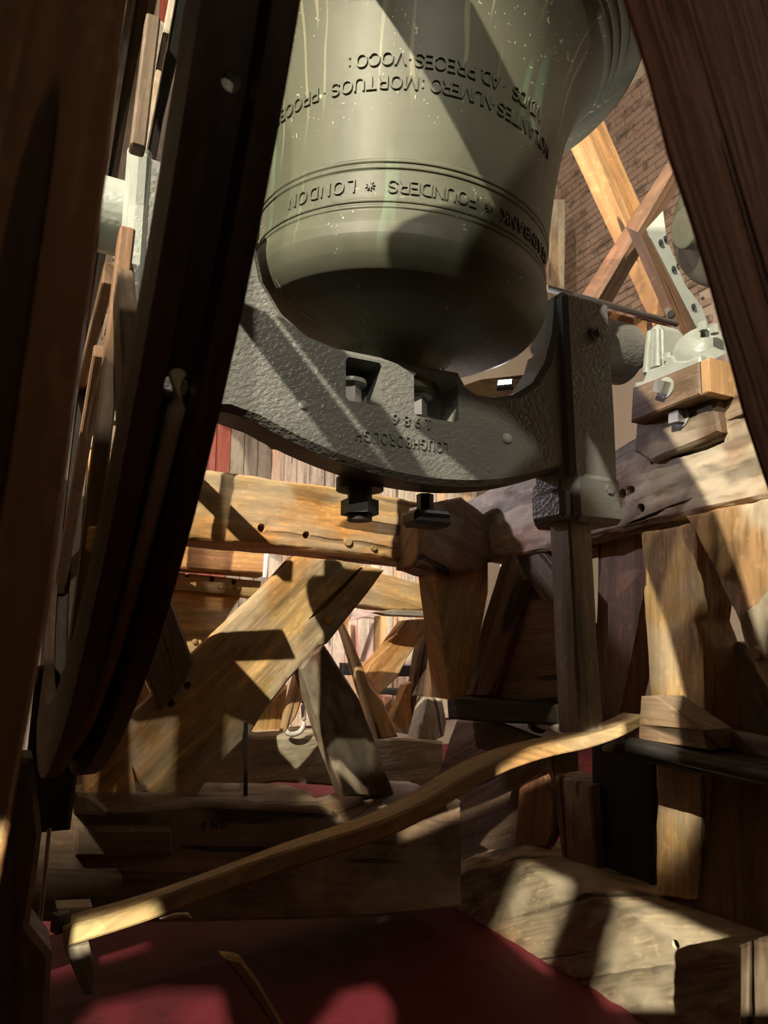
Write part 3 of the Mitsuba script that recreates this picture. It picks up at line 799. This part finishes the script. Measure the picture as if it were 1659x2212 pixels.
timber('timber_brace', 'tapering crossing brace with its foot on the cross sill', 'brace', 'y', 2.40, [(0.902,0.904),(0.942,0.955),(0.995,0.984),(1.132,0.792),(1.284,0.44),(1.077,0.462),(0.997,0.655)], .09, 'brown', 2, rough=.004)
timber('timber_brace', 'dark brace crossing behind the bell wheel at the lower left', 'brace', 'y', 2.38, [(0.249,1.295),(0.398,1.316),(0.444,1.143),(0.529,0.929),(0.486,0.845),(0.427,0.783),(0.375,0.888),(0.291,1.121)], .05, 'brown', 0, rough=.004)
SILL = timber('timber_sill', 'dark cross sill on the floor whose lit top carries the braces', 'sill', 'y', 2.22, [(0.07,0.552),(0.394,0.529),(0.526,0.525),(0.71,0.505),(0.925,0.488),(1.024,0.418),(1.09,0.422),(1.321,0.46),(1.454,0.444),(1.446,0.099),(1.125,0.115),(0.501,0.21),(0.093,0.272)], .40, 'brown', 1, bev=.012, rough=.008)
timber('timber_block', 'dark block let into the front of the cross sill', 'block', 'y', 2.18, [(0.19,0.503),(0.444,0.474),(0.451,0.4),(0.19,0.431)], .06, 'brown', 0, rough=.003)
cm = []
for i, ch in enumerate('INA'):
    m = meshkit.text_mesh(ch, .022, .003)
    m.apply_translation([-m.bounds[0][0] + i * .027, 0, 0])
    cm.append(m)
m = trimesh.util.concatenate(cm)
o_ = np.array([(0.537,2.216,0.452)][0])
put('lettering', mikit.ply(trimesh.Trimesh(np.c_[m.vertices[:, 0], -m.vertices[:, 2], m.vertices[:, 1]] + o_, m.faces), 'black_iron', smooth=False), SILL)
put('tie_rod', metal(cyl([(0.701,2.36,0.736)][0], [(0.709,2.36,0.501)][0], .007, 12), 'black_iron', 40), label='thin upright iron rod beside the foot of the broad brace', cat='rod')
put('tie_rod', metal(cyl([(0.091,1.6,0.641)][0], [(0.088,1.6,0.463)][0], .004, 10), 'bare_steel', 40), label='thin steel rod at lower left beside the near post', cat='rod')
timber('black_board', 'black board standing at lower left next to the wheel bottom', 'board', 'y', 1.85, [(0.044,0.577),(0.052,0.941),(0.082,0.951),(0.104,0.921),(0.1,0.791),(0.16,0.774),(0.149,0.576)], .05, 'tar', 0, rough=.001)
timber('added_dark_timber', 'dark timber added to fill the dark lower left corner beside the near post', 'timber', 'y', 1.15, [(-0.048,0.843),(0.035,0.837),(0.055,0.737),(0.049,0.62),(0.081,0.579),(0.086,0.449),(-0.014,0.472)], .1, 'wheel', 0, rough=.003)  # added to keep this corner dark
timber('log_end', 'greyish knobbly log end on the cross sill beside the black board', 'log', 'y', 2.16, [(0.174,0.6),(0.211,0.592),(0.251,0.562),(0.269,0.543),(0.26,0.53),(0.233,0.535),(0.18,0.543)], .08, 'grey', 2, rough=.007, bev=.01)

# ---------------------------------------------------------------- second frame further back
timber('timber_beam', 'back beam with three bolt holes behind the broad brace', 'beam', 'y', 3.5, [(0.394,1.331),(0.669,1.326),(1.097,1.302),(1.092,1.217),(0.898,1.235),(0.398,1.258)], .2, 'honey', 1, rough=.005,
       holes=[(q[0], q[1], .013) for q in [(0.724,1.315),(0.844,1.301),(0.954,1.292)]], pegs=[(q[0], q[1], .011) for q in [(0.76,1.271),(0.883,1.264),(0.971,1.26)]])
timber('timber_rail', 'dark upper beam just under the golden head beam at the left', 'beam', 'y', 3.4, [(0.374,1.454),(0.643,1.447),(1.097,1.438),(1.101,1.322),(0.648,1.338),(0.381,1.347)], .2, 'honey', 0, rough=.005)
timber('timber_brace', 'honey oak plank behind, ending in a point left of the broad brace', 'brace', 'y', 3.55, [(0.644,1.219),(0.664,1.253),(1.024,1.246),(0.961,1.147),(0.794,0.876),(0.727,1.027)], .1, 'honey', 1, rough=.003, pegs=[([(0.784,0.996)][0][0], [(0.784,0.996)][0][1], .014)])
timber('timber_brace', 'orange timber wedge showing between the wheel foot and the broad brace', 'brace', 'y', 3.3, [(0.519,0.845),(0.592,0.705),(0.508,0.639),(0.425,0.621),(0.465,0.733)], .1, 'orange', 0, rough=.003)
timber('timber_sill', 'long pale back sill with dusty face across the pit', 'sill', 'y', 3.1, [(0.188,0.638),(0.7,0.664),(0.983,0.588),(1.153,0.586),(1.644,0.545),(1.928,0.511),(1.924,0.266),(1.073,0.393),(0.21,0.349)], .35, 'dusty', 2, rough=.008, bev=.012,
       holes=[(q[0], q[1], .014) for q in [(0.292,0.629),(0.296,0.48)]])
timber('timber_beam', 'back beam right of centre with a lit lower half and two pegs', 'beam', 'y', 3.5, [(1.547,1.359),(1.789,1.369),(2.13,1.299),(2.152,1.173),(1.858,1.172),(1.604,1.192)], .2, 'honey', 1, rough=.006, pegs=[(q[0], q[1], .011) for q in [(2.079,1.179),(2.128,1.177)]])
timber('timber_rail', 'narrow rounded rail below the lit back beam right of centre', 'rail', 'y', 3.45, [(1.724,1.152),(1.831,1.169),(2.122,1.165),(2.121,1.129),(1.803,1.134)], .08, 'grey', 1, rough=.004)
timber('timber_brace', 'thick lit brace rising to the right through the gap right of centre', 'brace', 'y', 3.7, [(1.785,0.817),(1.814,0.868),(1.933,0.971),(2.057,1.119),(2.216,1.132),(2.229,1.107),(2.055,0.904),(1.993,0.8),(1.868,0.695),(1.832,0.752)], .12, 'honey', 2, rough=.005)
timber('timber_brace', 'yellow lit brace descending to the back sill beside the crossing brace', 'brace', 'y', 3.0, [(1.315,1.096),(1.343,1.067),(1.414,0.925),(1.471,0.799),(1.538,0.725),(1.62,0.562),(1.507,0.556),(1.448,0.718),(1.377,0.925)], .07, 'honey', 1, rough=.004)
timber('timber_brace', 'brown brace falling right behind the thick lit brace', 'brace', 'y', 3.9, [(2.249,0.926),(2.308,1.098),(2.387,1.099),(2.366,0.868),(2.329,0.672),(2.268,0.495),(2.189,0.431),(2.197,0.676)], .08, 'brown', 0, rough=.005)
timber('timber_brace', 'pale kite-shaped brace face by the corner post', 'brace', 'y', 4.1, [(2.444,1.085),(2.485,0.937),(2.473,0.886),(2.402,0.833),(2.364,0.917),(2.401,1.027)], .08, 'dusty', 1, rough=.005)
timber('timber_brace', 'dark leaning brace close left of the corner post', 'brace', 'y', 3.2, [(1.966,1.057),(2.003,0.915),(1.996,0.798),(1.961,0.701),(1.906,0.708),(1.927,0.846)], .08, 'honey', 0, rough=.004)
timber('timber_post', 'pale broad post foot left of the black strap box', 'post', 'y', 3.15, [(1.86,0.724),(1.957,0.714),(1.983,0.595),(1.965,0.529),(1.905,0.51),(1.799,0.528),(1.832,0.636)], .1, 'dusty', 1, rough=.006)
timber('timber_brace', 'brown pointed brace foot in the middle of the gap', 'brace', 'y', 3.9, [(2.221,0.753),(2.197,0.662),(2.209,0.511),(2.17,0.419),(2.043,0.44),(2.084,0.558),(2.126,0.638),(2.165,0.732)], .1, 'honey', 1, rough=.005)
timber('timber_rail', 'black iron rail across the gap behind the lit brace', 'rail', 'y', 4.3, [(1.908,0.858),(2.479,0.838),(2.482,0.758),(1.909,0.782)], .06, 'tar', 0, rough=.001)
timber('timber_rail', 'lower black rail crossing the gap above the back sill', 'rail', 'y', 4.3, [(2.109,0.698),(2.423,0.679),(2.423,0.634),(2.109,0.647)], .06, 'tar', 0, rough=.001)
timber('timber_post', 'upright brown post low in the gap beyond the yellow brace', 'post', 'y', 4.2, [(2.153,0.652),(2.228,0.65),(2.221,0.482),(2.147,0.485)], .1, 'red', 0, rough=.003)
timber('timber_post', 'bright yellow upright post against the boarded wall', 'post', 'y', 4.8, [(2.43,1.185),(2.496,1.186),(2.484,0.929),(2.422,0.905)], .1, 'ash', 0, rough=.003)
timber('timber_post', 'thin mauve upright in front of the whitish boards', 'post', 'y', 5.2, [(2.4,1.124),(2.445,1.124),(2.459,0.852),(2.419,0.852)], .08, 'rose', 0, rough=.003)
timber('timber_brace', 'pink plank leaning right in front of the whitish boards', 'brace', 'y', 5.0, [(2.392,0.84),(2.499,1.135),(2.523,1.128),(2.515,0.88),(2.452,0.832)], .08, 'rose', 1, rough=.003)
timber('timber_rail', 'pink chewed rail high in the gap before the boarded wall', 'rail', 'y', 5.3, [(2.437,1.245),(2.648,1.249),(2.674,1.174),(2.555,1.187),(2.413,1.156)], .1, 'rose', 1, rough=.01)
timber('timber_post', 'light post at the left end of the bright gap', 'post', 'y', 4.6, [(2.044,1.166),(2.09,1.187),(2.081,1.029),(2.038,1.093)], .08, 'ash', 0, rough=.003)
timber('timber_brace', 'brown brace between the wheel and the crossing brace foot', 'brace', 'y', 3.3, [(1.043,0.669),(1.18,0.791),(1.163,0.559),(1.02,0.567)], .1, 'honey', 0, rough=.004)
timber('timber_brace', 'lit triangular brace beneath the edge of the broad brace', 'brace', 'y', 3.2, [(1.184,0.849),(1.232,0.774),(1.189,0.651),(1.124,0.576),(1.143,0.694)], .06, 'honey', 1, rough=.003)
put('conduit', metal(tube(smooth_path([(1.183,3.05,0.774),(1.167,3.05,0.685),(1.152,3.05,0.607),(1.122,3.05,0.597),(1.087,3.05,0.611)], 24), .011, 12), 'white_paint', True), label='pale bent conduit pipe standing on the back sill', cat='pipe')
put('conduit', metal(tube(np.array([(1.058,3.3,1.429),(1.055,3.3,1.373),(1.052,3.3,1.299)]), .014, 12), 'white_paint', True), label='short pale pipe dropping behind the top of the broad brace', cat='pipe')
hp_ = thing('hand_pipe', 'white pipe with a round flange in the dark left of the stay', 'pipe')
a_, b_ = np.array([(1.72,2.127,0.705)][0]), np.array([(1.6,1.851,0.717)][0])
put('pipe', metal(cyl(a_, b_, .0165, 18), 'white_paint', 40), hp_)
put('flange', metal(cyl(a_ + (b_ - a_) * -.02, a_ + (b_ - a_) * .12, .034, 24), 'black_iron', 30), hp_)
# things seen under the runner and between stay and post
timber('timber_brace', 'pink-lit plank slanting down behind the slider end', 'brace', 'x', 2.3, [(2.354,0.686),(2.301,0.776),(2.215,0.67),(2.142,0.395),(2.141,0.352),(2.208,0.348),(2.283,0.515)], .08, 'rose', 1, rough=.004)
timber('timber_brace', 'pale pointed plank end left of the stop block', 'brace', 'x', 2.2, [(2.163,0.86),(2.11,0.738),(2.166,0.694),(2.212,0.748)], .06, 'dusty', 1, rough=.004)
timber('timber_rail', 'thin lit ledge low between the black slab and the barky post', 'rail', 'x', 2.0, [(1.961,0.468),(1.838,0.463),(1.839,0.451),(1.961,0.453)], .05, 'ash', 0, rough=.002)
timber('timber_brace', 'barky pale brace seen under the runner right of the post', 'brace', 'x', 2.1, [(1.805,0.596),(1.686,0.584),(1.726,0.489),(1.801,0.473)], .1, 'honey', 2, rough=.01)
# part of a further wheel
th_ = [math.radians(a) for a in range(196, 236, 2)]
rc, r_ = np.array([(2.087,1.753,1.151)][0]), .34
pf = [(r_ * math.cos(a), r_ * math.sin(a)) for a in th_] + [((r_ - .09) * math.cos(a), (r_ - .09) * math.sin(a)) for a in th_[::-1]]
Lw = np.eye(4)
Lw[:3, 0], Lw[:3, 1], Lw[:3, 2], Lw[:3, 3] = (.6, -.8, 0), (0, 0, 1), (.8, .6, 0), rc
put('far_wheel', wood_ply(prism(pf, .08, .004), (1, 0, 0), (0, 1, 0), 'tar', 0, None, 0, local=Lw), label='dark curved rim of a further wheel behind the barky post', cat='wheel')

# ---------------------------------------------------------------- left of the wheel, beyond the near post
timber('timber_beam', 'pale lit beam end between the near post and the wheel, uppermost of three', 'beam', 'y', 2.9, [(-0.029,1.905),(0.229,1.932),(0.23,1.838),(-0.021,1.811)], .2, 'dusty', 1, rough=.003)
timber('timber_beam', 'pale beam end with an orange side below the uppermost lit beam end', 'beam', 'y', 2.95, [(-0.02,1.802),(0.231,1.82),(0.227,1.754),(-0.014,1.735)], .2, 'pale', 1, rough=.003)
timber('timber_beam', 'dark beam below the two lit beam ends left of the wheel', 'beam', 'y', 2.7, [(-0.041,1.659),(0.276,1.686),(0.28,1.622),(-0.034,1.577)], .2, 'brown', 1, rough=.003)
timber('timber_beam', 'knotty lit beam under the dark beam left of the wheel', 'beam', 'y', 2.8, [(-0.034,1.578),(0.219,1.637),(0.215,1.56),(-0.03,1.536)], .2, 'honey', 2, rough=.005)
timber('timber_rail', 'dark reddish rail left of the wheel beneath the knotty beam', 'rail', 'y', 2.6, [(-0.027,1.487),(0.26,1.514),(0.269,1.384),(-0.017,1.363)], .15, 'red', 1, rough=.006)
timber('timber_brace', 'brown tapering brace left of the wheel at mid height', 'brace', 'y', 2.5, [(0.063,1.358),(0.172,1.366),(0.165,1.228),(0.144,1.138),(0.104,1.035),(0.074,1.121)], .08, 'red', 1, rough=.004)
timber('timber_brace', 'narrow lit strut standing left of the wheel at mid height', 'strut', 'y', 2.7, [(0.132,1.132),(0.145,1.156),(0.165,0.867),(0.139,0.867)], .05, 'honey', 0, rough=.002)
timber('timber_brace', 'slim brown strut next to the narrow lit strut left of the wheel', 'strut', 'y', 2.8, [(0.15,1.187),(0.165,1.154),(0.172,0.974),(0.208,0.845),(0.187,0.845),(0.16,0.974)], .05, 'red', 0, rough=.002)
for i, pp in enumerate(([(0.153,0.868),(0.208,0.882),(0.207,0.854),(0.153,0.833)], [(0.153,0.827),(0.208,0.847),(0.207,0.816),(0.153,0.793)], [(0.153,0.787),(0.207,0.81),(0.209,0.772),(0.153,0.747)], [(0.151,0.738),(0.205,0.763),(0.218,0.707),(0.154,0.698)])):
    timber('stacked_slat', 'pale sawn slat in the small stack behind the wheel foot, ' + ('topmost', 'second from top', 'third from top', 'lowest')[i] + ' of four', 'slat', 'y', 2.75 - .03 * i, pp, .1, 'pale', 0, group='pale slats stacked behind the wheel', rough=.001, bev=.004)
timber('upright_board', 'narrow upright board with a pale edge left of the wheel, before the old bell', 'board', 'y', 2.0, [(0.275,3.052),(0.297,3.063),(0.224,2.343),(0.206,2.337)], .03, 'grey', 1, bev=.003, rough=.001)
timber('upright_board', 'black upright board close behind the narrow pale-edged one', 'board', 'y', 2.05, [(0.299,3.112),(0.359,3.141),(0.28,2.594),(0.268,2.453),(0.222,2.367)], .03, 'tar', 0, bev=.003, rough=.001)
timber('upright_board', 'slim tapering board with a bright edge low beside the stone wall', 'board', 'y', 1.95, [(0.18,2.032),(0.192,2.035),(0.159,1.729),(0.147,1.633),(0.126,1.635),(0.133,1.692)], .03, 'orange', 0, bev=.003, rough=.001)
timber('timber_post', 'thin dark strip standing against the stone wall', 'post', 'y', 6.06, [(0.526,4.308),(0.59,4.325),(0.52,3.812),(0.486,3.825)], .09, 'brown', 0, rough=.002)
put('cross_rod', metal(cyl([(0.124,2.349,2.614)][0], [(0.245,2.294,2.577)][0], .012, 14), 'black_iron', 40), label='dark horizontal rod in front of the old bell at the upper left', cat='rod')

# ---------------------------------------------------------------- other bells


def other_bell(name, label, c, R, tilt_ax, tilt, mat, rings, text=None):
    k = thing(name, label, 'bell')
    f = R / .62
    me, u = lathe(moulded(PROF + UPPER, rings), 96)
    me.apply_scale(f)
    Mx = trimesh.transformations.rotation_matrix(tilt, tilt_ax)
    Mx[:3, 3] = c
    me.apply_transform(Mx)
    put('body', mikit.ply(me, mat, smooth=True), k)
    if text:
        ms, ph = [], math.radians(text[2])
        for ch in text[0]:
            m_ = meshkit.text_mesh(ch, text[3], .006)
            m_.apply_translation([-m_.bounds[0][0], 0, 0])
            v_ = m_.vertices
            r = bell_radius(text[1] - .02)
            a = ph - v_[:, 0] / r
            s_ = text[1] - v_[:, 1]
            rr = np.array([bell_radius(q) for q in s_]) + v_[:, 2]
            ms.append(trimesh.Trimesh(np.c_[rr * np.cos(a), rr * np.sin(a), s_], m_.faces, process=False))
            ph -= (m_.bounds[1][0] + .012) / r
        m_ = trimesh.util.concatenate(ms)
        m_.apply_scale(f)
        m_.apply_transform(Mx)
        put('lettering', mikit.ply(m_, mat, smooth=False), k)
    return k


other_bell('bell', 'dull grey-brown bell with raised letters at the upper left behind the near post', [(0.153,2.997,2.725)][0], .45, [0, 1, 0], .06, 'old_bronze', [(.323, .006, .005), (.407, .006, .005), (.44, .03, .008), (.93, .008, .006)], ('REGINA', .400, -25, .05))
other_bell('bell', 'dark purplish bell lip at the top left between near post and wheel', [(0.726,2.569,3.381)][0], .62, [0, 1, 0], .1, 'dark_bronze', [(.93, .008, .006)])
other_bell('bell', 'greenish bell with double moulding, mostly hidden behind the right near timber', [(2.645,2.078,2.915)][0], .46, [.3, .95, 0], 1.35, 'bronze', [(.323, .006, .005), (.337, .006, .004), (.407, .006, .005), (.93, .008, .006)])

# ---------------------------------------------------------------- upper right: roof braces, neighbour's headstock, lamp
bar('roof_brace', 'bright orange roof brace with a lit yellow side, sloping down from behind the bell', 'brace', [(2.74,2.97,4.18),(3.415,2.898,2.836)], [(2.749,2.805,4.127),(3.362,2.758,2.815)], [(2.984,2.877,4.302),(3.616,2.821,2.986)], 'orange', 0)
bar('roof_brace', 'brown brace with dark underside crossing in front of the orange one', 'brace', [(2.841,2.129,3.567),(2.39,2.547,2.658)], [(2.779,2.073,3.44),(2.426,2.415,2.652)], [(2.916,2.174,3.439),(2.586,2.497,2.688)], 'red', 0)
bar('wheel_spoke', 'mauve-brown bar with lit end and black side slanting towards the bearing', 'bar', [(2.091,1.899,2.667),(2.322,1.878,2.186)], [(2.111,1.843,2.611),(2.315,1.829,2.166)], [(2.222,1.892,2.649),(2.437,1.862,2.256)], 'brown', 0, edge=None, rough=0)
st = put('steel_strap', metal(hull(np.vstack([np.array([(2.229,1.856,2.318),(2.248,1.844,2.329),(2.274,1.837,2.296),(2.335,1.832,2.171),(2.301,1.857,2.13)]), np.array([(2.243,1.867,2.326),(2.262,1.855,2.337),(2.289,1.849,2.304),(2.349,1.843,2.178),(2.316,1.869,2.137)])])), 'bare_steel', 30), label='bright steel strap with a bolt at the lower end of the mauve bar', cat='strap')
put('bolt', metal(cyl([(2.243,1.84,2.294)][0], [(2.263,1.856,2.305)][0], .014, 12), 'black_iron', 30), st)
nh = thing('steel_headstock', 'pale grey steel plate with pairs of bolts beside the hidden right bell', 'headstock')
pl = [(2.389,2.055,2.829),(2.449,2.008,2.912),(2.474,2.02,2.788),(2.506,2.027,2.675),(2.565,2.015,2.583),(2.638,1.997,2.49),(2.697,1.998,2.336),(2.713,2.004,2.264),(2.629,2.047,2.264),(2.543,2.054,2.449),(2.467,2.053,2.644)]
put('plate', metal(hull(np.vstack([np.array([(2.389,2.055,2.829),(2.449,2.008,2.912),(2.474,2.02,2.788),(2.467,2.053,2.644)]), np.array([(2.433,2.094,2.864),(2.495,2.045,2.948),(2.52,2.058,2.822),(2.513,2.091,2.675)])])) + hull(np.vstack([np.array([(2.454,2.049,2.696),(2.474,2.02,2.788),(2.506,2.027,2.675),(2.565,2.015,2.583),(2.543,2.054,2.449)]), np.array([(2.5,2.088,2.728),(2.52,2.058,2.822),(2.552,2.065,2.707),(2.613,2.053,2.612),(2.591,2.092,2.476)])])) + hull(np.vstack([np.array([(2.514,2.052,2.531),(2.565,2.015,2.583),(2.638,1.997,2.49),(2.708,1.994,2.325),(2.714,2.006,2.253),(2.629,2.047,2.264),(2.543,2.054,2.449)]), np.array([(2.561,2.091,2.56),(2.613,2.053,2.612),(2.688,2.034,2.518),(2.758,2.032,2.35),(2.764,2.044,2.277),(2.678,2.086,2.287),(2.591,2.092,2.476)])])), 'grey_paint', 25), nh)
for a, b in zip([(2.428,2.015,2.759),(2.447,2.002,2.776),(2.489,2.008,2.643),(2.508,1.995,2.659),(2.582,1.994,2.476),(2.616,1.97,2.507)], [(2.458,2.041,2.782),(2.477,2.028,2.798),(2.52,2.033,2.664),(2.539,2.02,2.68),(2.615,2.019,2.495),(2.649,1.995,2.526)]):
    put('bolt', metal(cyl(a, b, .009, 6), 'black_iron', 25), nh)
timber('timber_block', 'lit brown timber block behind the top right of the headstock', 'block', 'y', 2.6, [(2.608,2.73),(2.984,2.754),(2.958,2.545),(2.592,2.508)], .15, 'orange', 1, rough=.008)
put('tie_rod', metal(cyl([(1.569,1.8,2.225)][0], [(2.148,1.739,2.188)][0], .012, 14), 'bare_steel', 40), label='slim steel rod running right from behind the headstock top', cat='rod')
timber('flat_bar', 'grey flat bar crossing under the mauve bar above the bearing', 'bar', 'y', 2.7, [(3.007,2.819),(3.302,2.89),(3.312,2.833),(3.249,2.82)], .02, 'grey', 0, rough=.001, bev=.003)
timber('timber_post', 'brown upright timber behind the bearing upright', 'post', 'x', 1.97, [(1.697,2.132),(1.597,2.056),(1.612,1.757),(1.698,1.782)], .1, 'red', 0, rough=.004)
timber('timber_beam', 'dark roof timber high behind the bell lip at the right', 'beam', 'y', 5.4, [(5.551,6.983),(6.055,7.758),(6.652,7.802),(5.875,6.929)], .2, 'brown', 0, rough=.004)
timber('rafter_end', 'small orange rafter end by the bell lip, upper of two', 'rafter', 'y', 5.3, [(5.883,7.357),(5.985,7.511),(6.151,7.494),(6.045,7.326)], .12, 'orange', 0, rough=.003)
timber('rafter_end', 'small orange rafter end by the bell lip, lower of two', 'rafter', 'y', 5.3, [(5.638,7.04),(5.735,7.163),(5.879,7.132),(5.779,6.983)], .12, 'orange', 0, rough=.003)
timber('timber_post', 'dim upright timber in the room corner right of the bell', 'post', 'y', 5.2, [(4.636,5.572),(4.854,5.64),(4.771,4.452),(4.574,4.406)], .2, 'grey', 1, rough=.003)
timber('timber_beam', 'orange beam lit close by the lamp, seen through the gap under the bell', 'beam', 'y', 2.3, [(1.522,2.016),(1.637,2.07),(2.037,2.179),(2.028,2.028),(1.52,1.947)], .2, 'orange', 1, rough=.003)


# ---------------------------------------------------------------- lamps
def flood(pos, aim, size, rad, label=None):
    p, a = np.array(pos, float), np.array(aim, float)
    z = (a - p) / np.linalg.norm(a - p)
    x = np.cross(z, [0, 0, 1.0])
    x /= np.linalg.norm(x)
    y = np.cross(z, x)
    L = np.eye(4)
    L[:3, 0], L[:3, 1], L[:3, 2], L[:3, 3] = x, y, z, p
    k = thing('floodlight', label, 'lamp') if label else put('floodlight', None, kind='structure')
    s = size / 2
    hb = box((-s * 1.25, -s * 1.05, -s * .9), (s * 1.25, s * 1.05, -.003), s * .1)
    put('housing', metal(R4(hb, L), 'black_iron', 30), k)
    q = np.array([(-s, -s * .8, 0), (s, -s * .8, 0), (s, s * .8, 0), (-s, s * .8, 0)]) @ L[:3, :3].T + p
    g = trimesh.Trimesh(q, [(0, 1, 2), (0, 2, 3)], process=False)
    if g.face_normals[0] @ z < 0:
        g.invert()
    put('lens', {**mikit.ply(g, 'white_paint'), 'emitter': {'type': 'area', 'radiance': {'type': 'rgb', 'value': list(rad)}}}, k)


for i, (p_, a_, s_, r_) in enumerate(LAMPS):  # the low gap lamp and the weak fill lamp are added lights
    flood(p_, a_, s_, r_, 'small glaring white floodlight under the bell, behind the headstock' if i == 3 else None)
